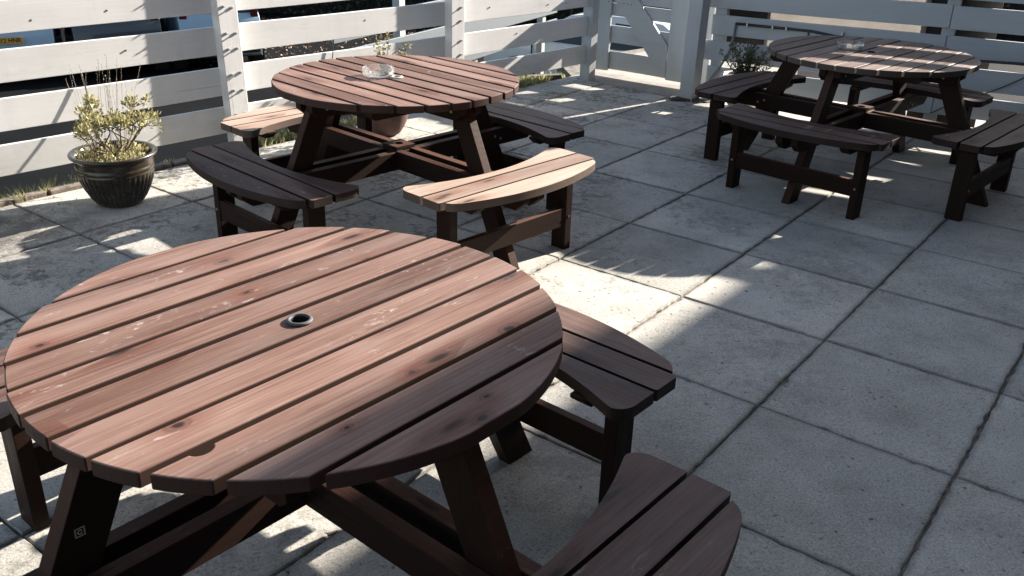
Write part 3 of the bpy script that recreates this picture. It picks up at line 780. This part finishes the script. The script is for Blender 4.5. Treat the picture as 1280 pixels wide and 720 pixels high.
# pot 1
pr=random.Random(3)
P1=thing('potted_plant','brown glazed ribbed pot with a twiggy olive-leaved shrub by the left fence','potted plant',(-2.025,4.475,0)); P1.scale=(.885,.885,1.0)
bm=newbm()
prof=[(0,.004),(.118,.004),(.128,.010),(.150,.040),(.176,.085),(.198,.135),(.208,.170),(.211,.180),(.207,.183),(.210,.187),(.2115,.205),(.207,.209),(.210,.213),(.208,.232),(.212,.243),(.226,.250),(.236,.258),(.238,.266),(.232,.272),(.216,.270),(.206,.262),(.200,.245),(.190,.215)]
def rib(i,a,h):
    if .02<h<.168: return .011*(abs(math.sin(a*20))-.6)*min(1,(h-.02)/.02)*min(1,(.172-h)/.01)
    return 0
lathe(bm,prof,312,mod=rib); obj('pot',bm,GLAZE,P1,smooth=True)
bm=newbm(); lathe(bm,[(0,.236),(.10,.238),(.199,.228)],24); obj('soil',bm,SOIL,P1)
bm=newbm(); bl=newbm(); tips=[]
for k in range(10):
    a=k*2*PI/10+pr.uniform(-.25,.25); rr_=pr.uniform(.13,.235); zz=pr.uniform(.37,.46)
    e=Vector((rr_*cos(a),rr_*sin(a),zz)); s0=Vector((pr.uniform(-.03,.03),pr.uniform(-.03,.03),.23))
    mid=s0.lerp(e,.5)+Vector((pr.gauss(0,.018),pr.gauss(0,.018),-.02)); q3=s0.lerp(e,.8)+Vector((pr.gauss(0,.012),pr.gauss(0,.012),-.005))
    tube(bm,[s0,s0.lerp(mid,.5)+Vector((.01,0,.004)),mid,q3,e],[.0055,.005,.0042,.0034,.0025],6)
    for j in range(4):
        b0_=q3.lerp(e,pr.random()); t_=b0_+Vector((pr.gauss(0,.045),pr.gauss(0,.045),pr.uniform(.0,.06)))
        tube(bm,[b0_,b0_.lerp(t_,.5)+Vector((0,0,-.005)),t_],[.0024,.002,.0014],5); tips.append(t_)
    tips.append(e)
s0=Vector((-.03,.02,.24)); t_=Vector((-.10,.03,.50)); tube(bm,[s0,s0.lerp(t_,.5)+Vector((-.03,0,0)),t_],[.005,.004,.003],6)
for j in range(6): tips.append(t_+Vector((pr.gauss(0,.022),pr.gauss(0,.022),pr.uniform(-.06,.04))))
obj('branches',bm,BARK,P1,smooth=True)
for t_ in tips:
    for j in range(34):
        dv=Vector((pr.gauss(0,1),pr.gauss(0,1),pr.gauss(.5,.8))).normalized(); p=t_+dv*pr.uniform(0,.034)
        leaf(bl,p,dv+Vector((0,0,.5)),pr.uniform(.013,.026),.5,pr.random(),pr)
for j in range(520):   # low leafy growth over the soil
    a=pr.uniform(0,2*PI); d_=.19*math.sqrt(pr.random()); p=(d_*cos(a),d_*sin(a),.235+pr.uniform(0,.035))
    leaf(bl,p,(pr.gauss(0,.6),pr.gauss(0,.6),1),pr.uniform(.014,.028),.5,pr.random(),pr)
obj('foliage',bl,LEAF1,P1)
bm=newbm()
for k in range(24):
    a=pr.uniform(0,2*PI); d_=pr.uniform(0,.12); x,y=d_*cos(a),d_*sin(a)
    tilt=Vector((x*1.1+pr.uniform(-.12,.42)*(pr.random()**1.3),y*.8+pr.uniform(-.06,.06),1)); L=pr.uniform(.30,.52)
    pts=[Vector((x,y,.24))+tilt*(L*t_)+Vector((.01*sin(t_*3+k),0,-.02*t_*t_)) for t_ in (0,.3,.6,.85,1)]
    tube(bm,pts,[.0011,.001,.0009,.0008,.0006],4,rnd=pr.random())
    for j in range(6): leaf(bm,pts[-1]-tilt*(.014*j),(pr.gauss(0,.4),pr.gauss(0,.4),1),.011,.25,pr.random(),pr)
obj('dry_stems',bm,DRYM,P1)
# pot 2
P2=thing('potted_plant','terracotta bowl with a pale variegated shrub behind the sunlit table','potted plant',(-.86,5.935,0))
bm=newbm(); lathe(bm,[(0,.004),(.075,.004),(.095,.015),(.125,.06),(.148,.115),(.160,.165),(.166,.182),(.166,.200),(.158,.202),(.150,.192),(.146,.170)],48); obj('pot',bm,TERRA,P2,smooth=True)
bm=newbm(); lathe(bm,[(0,.178),(.148,.176)],24); obj('soil',bm,SOIL,P2)
bm=newbm(); bl=newbm(); pr=random.Random(8)
for k in range(9):
    a=pr.uniform(0,2*PI); pts,d=limb(bm,(pr.uniform(-.04,.04),pr.uniform(-.04,.04),.17),(cos(a)*.25+.18,sin(a)*.25,1),pr.uniform(.22,.52),.004,pr,7,.2,.2)
    for t_ in pts[2:]:
        for j in range(16):
            dv=Vector((pr.gauss(0,1),pr.gauss(0,1),pr.gauss(.2,.7))).normalized(); leaf(bl,t_+dv*pr.uniform(0,.03),dv,pr.uniform(.016,.03),.55,pr.random(),pr)
obj('branches',bm,BARK,P2,smooth=True); obj('foliage',bl,LEAF2,P2)
# pot 3
P3t=thing('potted_plant','cream pot with a dark green bush against the back right fence','potted plant',(1.69,6.955,0))
bm=newbm(); lathe(bm,[(0,.03),(.085,.03),(.10,.034),(.135,.12),(.158,.215),(.160,.222),(.176,.226),(.178,.250),(.172,.254),(.160,.250),(.152,.225)],48); obj('pot',bm,CREAMPOT,P3t,smooth=True)
bm=newbm(); lathe(bm,[(0,.004),(.12,.004),(.155,.010),(.165,.030),(.158,.031),(.148,.015),(0,.013)],40); obj('saucer',bm,CREAMPOT,P3t,smooth=True)
bm=newbm(); lathe(bm,[(0,.236),(.154,.234)],24); obj('soil',bm,SOIL,P3t)
bm=newbm(); bl=newbm(); pr=random.Random(12)
for k in range(26):
    a=pr.uniform(0,2*PI); sp=pr.uniform(.1,1.0); pts,d=limb(bm,(pr.uniform(-.05,.05),pr.uniform(-.05,.05),.23),(cos(a)*sp+.15,sin(a)*sp*.6,.9),pr.uniform(.14,.27),.0035,pr,6,.25,.2)
    for t_ in pts[1:]:
        for j in range(12):
            dv=Vector((pr.gauss(0,1),pr.gauss(0,1),pr.gauss(.3,.7))).normalized(); leaf(bl,t_+dv*pr.uniform(0,.018),dv,pr.uniform(.012,.022),.5,pr.random(),pr)
obj('branches',bm,BARK,P3t,smooth=True); obj('foliage',bl,LEAF3,P3t)

# ------------------------------------------------------------ grass by the fence, leaf litter, timber
bm=newbm(); gr=random.Random(4)
def blade(p,h,rng):
    a=rng.uniform(0,2*PI); w_=rng.uniform(.0015,.0035); s=Vector((cos(a),sin(a),0)); ln=Vector((rng.gauss(0,.35),rng.gauss(0,.35),0))*h
    rr=rng.random(); q=[p-s*w_,p+s*w_,p+s*w_*.7+ln*.4+Vector((0,0,h*.6)),p+ln+Vector((0,0,h*.93)),p-s*w_*.7+ln*.4+Vector((0,0,h*.6))]
    vs=[bm.verts.new(x) for x in q]
    for v in vs: v[bm.verts.layers.float['rnd']]=rr
    bm.faces.new(vs)
Lg=(edgeQ-edgeP).length
for k in range(420):
    t=gr.uniform(-.5,Lg); dens=.5+.5*sin(t*3.1+1)+.3*sin(t*9)
    if gr.random()>max(.15,dens): continue
    c=edgeP+eD*t+eN*(gr.uniform(.02,.15))+Vector((0,0,-.012))
    hh=gr.uniform(.03,.075)
    for j in range(gr.randint(10,30)): blade(c+Vector((gr.gauss(0,.018),gr.gauss(0,.018),0)),hh*gr.uniform(.5,1.2),gr)
for (t,n_) in ((1.72,60),(1.95,70),(2.2,60),(4.1,40),(4.3,50)):   # thicker clumps
    for q in range(n_):
        c=edgeP+eD*(t+gr.gauss(0,.07))+eN*gr.uniform(-.01,.13)+Vector((0,0,-.012))
        for j in range(7): blade(c+Vector((gr.gauss(0,.01),gr.gauss(0,.01),0)),gr.uniform(.03,.085),gr)
o=obj('grass',bm,GRASSM); tag(o,'tufts of pale grass and weeds growing along the foot of the left fence','grass',kind='stuff')
bm=newbm(); gr=random.Random(9)
for k in range(1500):
    x,y=gr.uniform(-7.5,-2.0),gr.uniform(17,23)
    leaf(bm,(x,y,-1.81+gr.uniform(0,.03)),(gr.gauss(0,1),gr.gauss(0,1),gr.gauss(0,.3)),gr.uniform(.03,.08),.6,gr.random(),gr)
o=obj('leaf_litter',bm,LITTERM); tag(o,'brown dead leaves scattered on the road beyond the left fence','leaf litter',kind='stuff')
bm=newbm(); box(bm,(0,0,.008),(.30,.07,.04),Matrix.Translation((.22,7.88,0))@Matrix.Rotation(R(20),4,'Z'))
WOLD=simple('old_grey_timber',(.09,.08,.065),.9,0,20,.4,.5)
tag(obj('timber_offcut',bm,WOLD,bev=.004),'old weathered timber offcut lying in the weeds by the corner post','timber')
# dead leaves and crumbs on the patio
bm=newbm(); gr=random.Random(31)
for k in range(60):
    a_=gr.uniform(-1,4.5); b_=gr.uniform(0,7); p=AB(a_,b_,.003)
    if gr.random()<.6: p=edgeP+eD*gr.uniform(0,4.6)-eN*gr.uniform(.0,.25)+Vector((0,0,.003))
    leaf(bm,p,(gr.gauss(0,1),gr.gauss(0,1),.05),gr.uniform(.006,.02),.6,gr.random(),gr)
for k in range(900):     # bits of moss and litter caught in the joints
    if gr.random()<.6: a_=gr.choice(alines)+gr.gauss(0,.004); b_=gr.uniform(-1,7.5)
    else: b_=gr.choice(blines)+gr.gauss(0,.003); a_=gr.uniform(-3,4.5)
    if math.sin(a_*3.3+b_*2.1)+gr.gauss(0,.5)<.2: continue
    p=AB(a_,b_,-.004)
    if (p-edgeP).dot(eN)>-.02: continue
    for j in range(3): leaf(bm,p+Vector((gr.gauss(0,.005),gr.gauss(0,.005),0)),(gr.gauss(0,1),gr.gauss(0,1),.5),gr.uniform(.003,.008),.7,gr.random()*.35,gr)
o=obj('fallen_leaves',bm,LITTERM); tag(o,'small dead leaves and crumbs scattered over the paving','leaves',kind='stuff')

# ------------------------------------------------------------ cars
def make_car(loc,rz,label,paintm,plate=None,dark_side=False):
    T=thing('parked_car',label,'car',loc,rz,'cars parked beyond the fence')
    # x forward, length 3.9
    prof=[(-1.90,.30),(-1.95,.45),(-1.93,.62),(-1.90,.88),(-1.84,.98),(-1.62,1.32),(-1.45,1.41),(-.9,1.46),(-.1,1.45),(.25,1.40),(.98,.98),(1.15,.95),(1.70,.84),(1.90,.70),(1.95,.50),(1.93,.32),(1.72,.24),(1.55,.22),(-1.55,.22),(-1.75,.24)]
    def hw(x,z):
        w0=.84-.10*max(0,(abs(x)-1.5)/.45)**1.6
        if z>.93: w0-= (z-.93)*.42
        if z<.45: w0-= (.45-z)*.12
        return w0
    bm=newbm(); Lr=[]; 
    lv=[bm.verts.new((x,hw(x,z),z)) for x,z in prof]; rv=[bm.verts.new((x,-hw(x,z),z)) for x,z in prof]
    n=len(prof)
    for i in range(n): bm.faces.new((lv[i],lv[(i+1)%n],rv[(i+1)%n],rv[i]))
    # side skins with a shoulder line
    for vs_,s in ((lv,1),(rv,-1)):
        fc=bm.faces.new(vs_ if s<0 else vs_[::-1]); bmesh.ops.triangulate(bm,faces=[fc])
    obj('body',bm,paintm,T,bev=.035,seg=3,smooth=True,ang=25)
    for s in (-1,1):
        def q(pts,name,mat,off=.012,par=T):
            bm=newbm(); a=[bm.verts.new((x,s*(hw(x,z)+off),z)) for x,z in pts]; b_=[bm.verts.new((x,s*(hw(x,z)-.01),z)) for x,z in pts]
            bm.faces.new(a); bm.faces.new(b_[::-1]); m_=len(pts)
            for i in range(m_): bm.faces.new((a[i],b_[i],b_[(i+1)%m_],a[(i+1)%m_]))
            return obj(name,bm,mat,par)
        q([(-1.50,.99),(-.62,.97),(-.62,1.36),(-1.30,1.34)],'side_window',CARGLASS)
        q([(-.55,.97),(.82,.98),(.20,1.34),(-.55,1.36)],'side_window',CARGLASS)
        q([(-.95,.30),(.95,.30),(.95,.40),(-.95,.40)],'side_sill',BLACKP,.016)
        q([(-.56,.42),(-.545,.42),(-.545,.94),(-.56,.94)],'door_seam',DARK,.008)
        q([(.88,.42),(.895,.42),(.895,.92),(.88,.92)],'door_seam',DARK,.008)
        q([(-.50,.80),(-.34,.80),(-.34,.83),(-.50,.83)],'door_handle',paintm,.035)
        for wx in (-1.18,1.20):
            bm=newbm(); M=Matrix.Translation((wx,s*.74,.30))@Matrix.Rotation(PI/2,4,'X')
            prism(bm,[(.36*cos(j*PI/14),.36*sin(j*PI/14)) for j in range(28)],-.117,.117,M); obj('wheel_arch',bm,DARK,T)
            bm=newbm(); M=Matrix.Translation((wx,s*.765,.30))@Matrix.Rotation(PI/2,4,'X')
            prism(bm,[(.30*cos(j*PI/18),.30*sin(j*PI/18)) for j in range(36)],-.10,.10,M); wl=obj('wheel',bm,RUBBER,T,bev=.02)
            bm=newbm(); M=Matrix.Translation((wx,s*.868,.30))@Matrix.Rotation(PI/2,4,'X')
            for j in range(7):
                a=j*2*PI/7; prism(bm,[(.03*cos(a+1.57),.03*sin(a+1.57)),(.19*cos(a+.12),.19*sin(a+.12)),(.19*cos(a-.12),.19*sin(a-.12)),(.03*cos(a-1.57),.03*sin(a-1.57))][::-1],-.006,.006,M)
            tube(bm,[M@Vector((.20*cos(j*PI/12),.20*sin(j*PI/12),0)) for j in range(25)],.014,6); obj('rim',bm,METAL,wl)
        # lamps
        bm=newbm(); box(bm,(-1.80,s*.66,1.03),(.10,.14,.22)); obj('rear_lamp',bm,LAMPR,T,bev=.012)
        bm=newbm(); box(bm,(1.83,s*.60,.70),(.14,.24,.12)); obj('headlight',bm,LAMPW,T,bev=.025)
        bm=newbm(); box(bm,(.72,s*.93,1.02),(.12,.17,.12)); obj('door_mirror',bm,paintm,T,bev=.03)
    def cross(pts,name,mat,inset=.10):
        bm=newbm(); (x0,z0),(x1,z1)=pts; d=Vector((x1-x0,0,z1-z0)).normalized(); nrm=Vector((d.z,0,-d.x)); 
        if nrm.z<0: nrm=-nrm
        vs=[]
        for k in (.012,-.004):
            for (x,z,s) in ((x0,z0,-1),(x0,z0,1),(x1,z1,1),(x1,z1,-1)):
                p=Vector((x,s*(hw(x,z)-inset),z))+nrm*k; vs.append(bm.verts.new(p))
        for fq in ((0,1,2,3),(7,6,5,4),(0,4,5,1),(1,5,6,2),(2,6,7,3),(3,7,4,0)): bm.faces.new([vs[i] for i in fq])
        return obj(name,bm,mat,T)
    cross(((.90,1.025),(.33,1.355)),'windscreen',CARGLASS); cross(((-1.80,1.035),(-1.64,1.29)),'rear_window',CARGLASS)
    bm=newbm(); box(bm,(-1.95,0,.42),(.06,1.40,.16)); obj('rear_bumper',bm,BLACKP,T,bev=.02)
    bm=newbm(); box(bm,(1.95,0,.42),(.05,1.35,.20)); obj('front_bumper',bm,BLACKP,T,bev=.02)
    if plate:
        bm=newbm(); box(bm,(-1.962,0,.74),(.012,.52,.11)); pl_=obj('number_plate',bm,PLATE,T,bev=.002)
        cu=bpy.data.curves.new('plate_text','FONT'); cu.body=plate; cu.size=.098; cu.extrude=.001; cu.align_x='CENTER'; cu.align_y='CENTER'; cu.offset=.0015
        to=bpy.data.objects.new('tmp',cu); COL.objects.link(to); dg=bpy.context.evaluated_depsgraph_get()
        me=bpy.data.meshes.new_from_object(to.evaluated_get(dg)); bpy.data.objects.remove(to)
        me.materials.clear(); me.materials.append(BLACKP)
        o=bpy.data.objects.new('plate_lettering',me); COL.objects.link(o); o.parent=pl_
        o.matrix_local=Matrix.Translation((-1.9695,0,.74))@Matrix.Rotation(-PI/2,4,'Z')@Matrix.Rotation(PI/2,4,'X')
    return T
CARS=[((-9.03,16.655,-1.82),R(116),'light blue car with a yellow number plate, leftmost of the parked row',CARBLUE,'WJ12 HNR'),
      ((-7.52,17.385,-1.82),R(116),'dark grey car parked between the two light blue cars',CARDARK,None),
      ((-6.01,18.125,-1.82),R(116),'light blue car at the right of the parked row, showing no plate',CARBLUE,None),
      ((1.3,15.5,-1.82),R(150),'white car parked beyond the gate',CARWHITE,None)]
for c in CARS:
    o=make_car(*c); o.scale=(.92,.92,.96)

# ------------------------------------------------------------ hedge beyond the road
hd=random.Random(17)
Hg=thing('hedge','long dark clipped hedge on the far side of the road','hedge',(0,24,-1.82))
bm=newbm()
for k in range(15000):
    x=hd.uniform(-18,14); t=hd.random()
    if t<.6: y=-.55+hd.gauss(0,.07); z=hd.uniform(0,1.5)
    else: y=hd.uniform(-.55,.55); z=1.5+hd.gauss(0,.06)
    leaf(bm,(x,y+.1*sin(x*2),z+.06*sin(x*1.7)),(hd.gauss(0,1),hd.gauss(-.5,1),hd.gauss(.3,1)),hd.uniform(.07,.13),.6,hd.random(),hd)
obj('foliage',bm,HEDGEM,Hg)
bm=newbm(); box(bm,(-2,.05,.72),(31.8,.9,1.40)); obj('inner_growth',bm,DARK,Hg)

# ------------------------------------------------------------ the pub wall on the right, whose roof edge shades the patio
bd=R(52); BDv=Vector((cos(bd),sin(bd),0)); BN=Vector((sin(bd),-cos(bd),0))
HB=5.0; BO=1.27
MB=Matrix.Translation(BN*BO)@Matrix.Rotation(bd,4,'Z')   # x along wall, -y is away from patio (BN)
Bt=thing('building','tall brown rendered building running along the right side of the patio','building',tuple(BN*BO+BDv*6),0)
bm=newbm(); box(bm,(7.25,-3.0,2.25),(20.5,6.0,5.42),MB,'x'); par0(obj('wall',bm,RENDERW,Bt),Bt)
bm=newbm(); box(bm,(7.25,-3.0,4.98),(20.6,6.1,.06),MB,'x'); par0(obj('roof',bm,SLATE,Bt),Bt)
for x in (-1.2,1.6,6.0,9.5,13):
    for z in (1.45,3.7):
        bm=newbm(); box(bm,(x,.012,z),(1.0,.05,1.15),MB); fr=par0(obj('window',bm,PAINT,Bt,bev=.004),Bt)
        for sx in (-.23,.23):
            for sz in (-.27,.27):
                bm=newbm(); box(bm,(x+sx,.032,z+sz),(.40,.02,.48),MB); obj('pane',bm,WINGLASS,fr)
        bm=newbm(); box(bm,(x,.03,z-.61),(1.15,.12,.05),MB); obj('sill',bm,PAINT,fr,bev=.004)
bm=newbm(); box(bm,(3.9,.012,1.02),(.95,.05,2.04),MB); dr=par0(obj('door',bm,DOORP,Bt,bev=.004),Bt)
bm=newbm(); box(bm,(3.55,.06,1.0),(.03,.05,.12),MB); obj('handle',bm,METAL,dr,bev=.004)

# ------------------------------------------------------------ render settings
S.view_settings.view_transform='Standard'; S.view_settings.look='None'; S.view_settings.gamma=1
S.view_settings.exposure=1.95; S.view_settings.use_curve_mapping=False
S.render.engine='CYCLES'
S.cycles.max_bounces=8
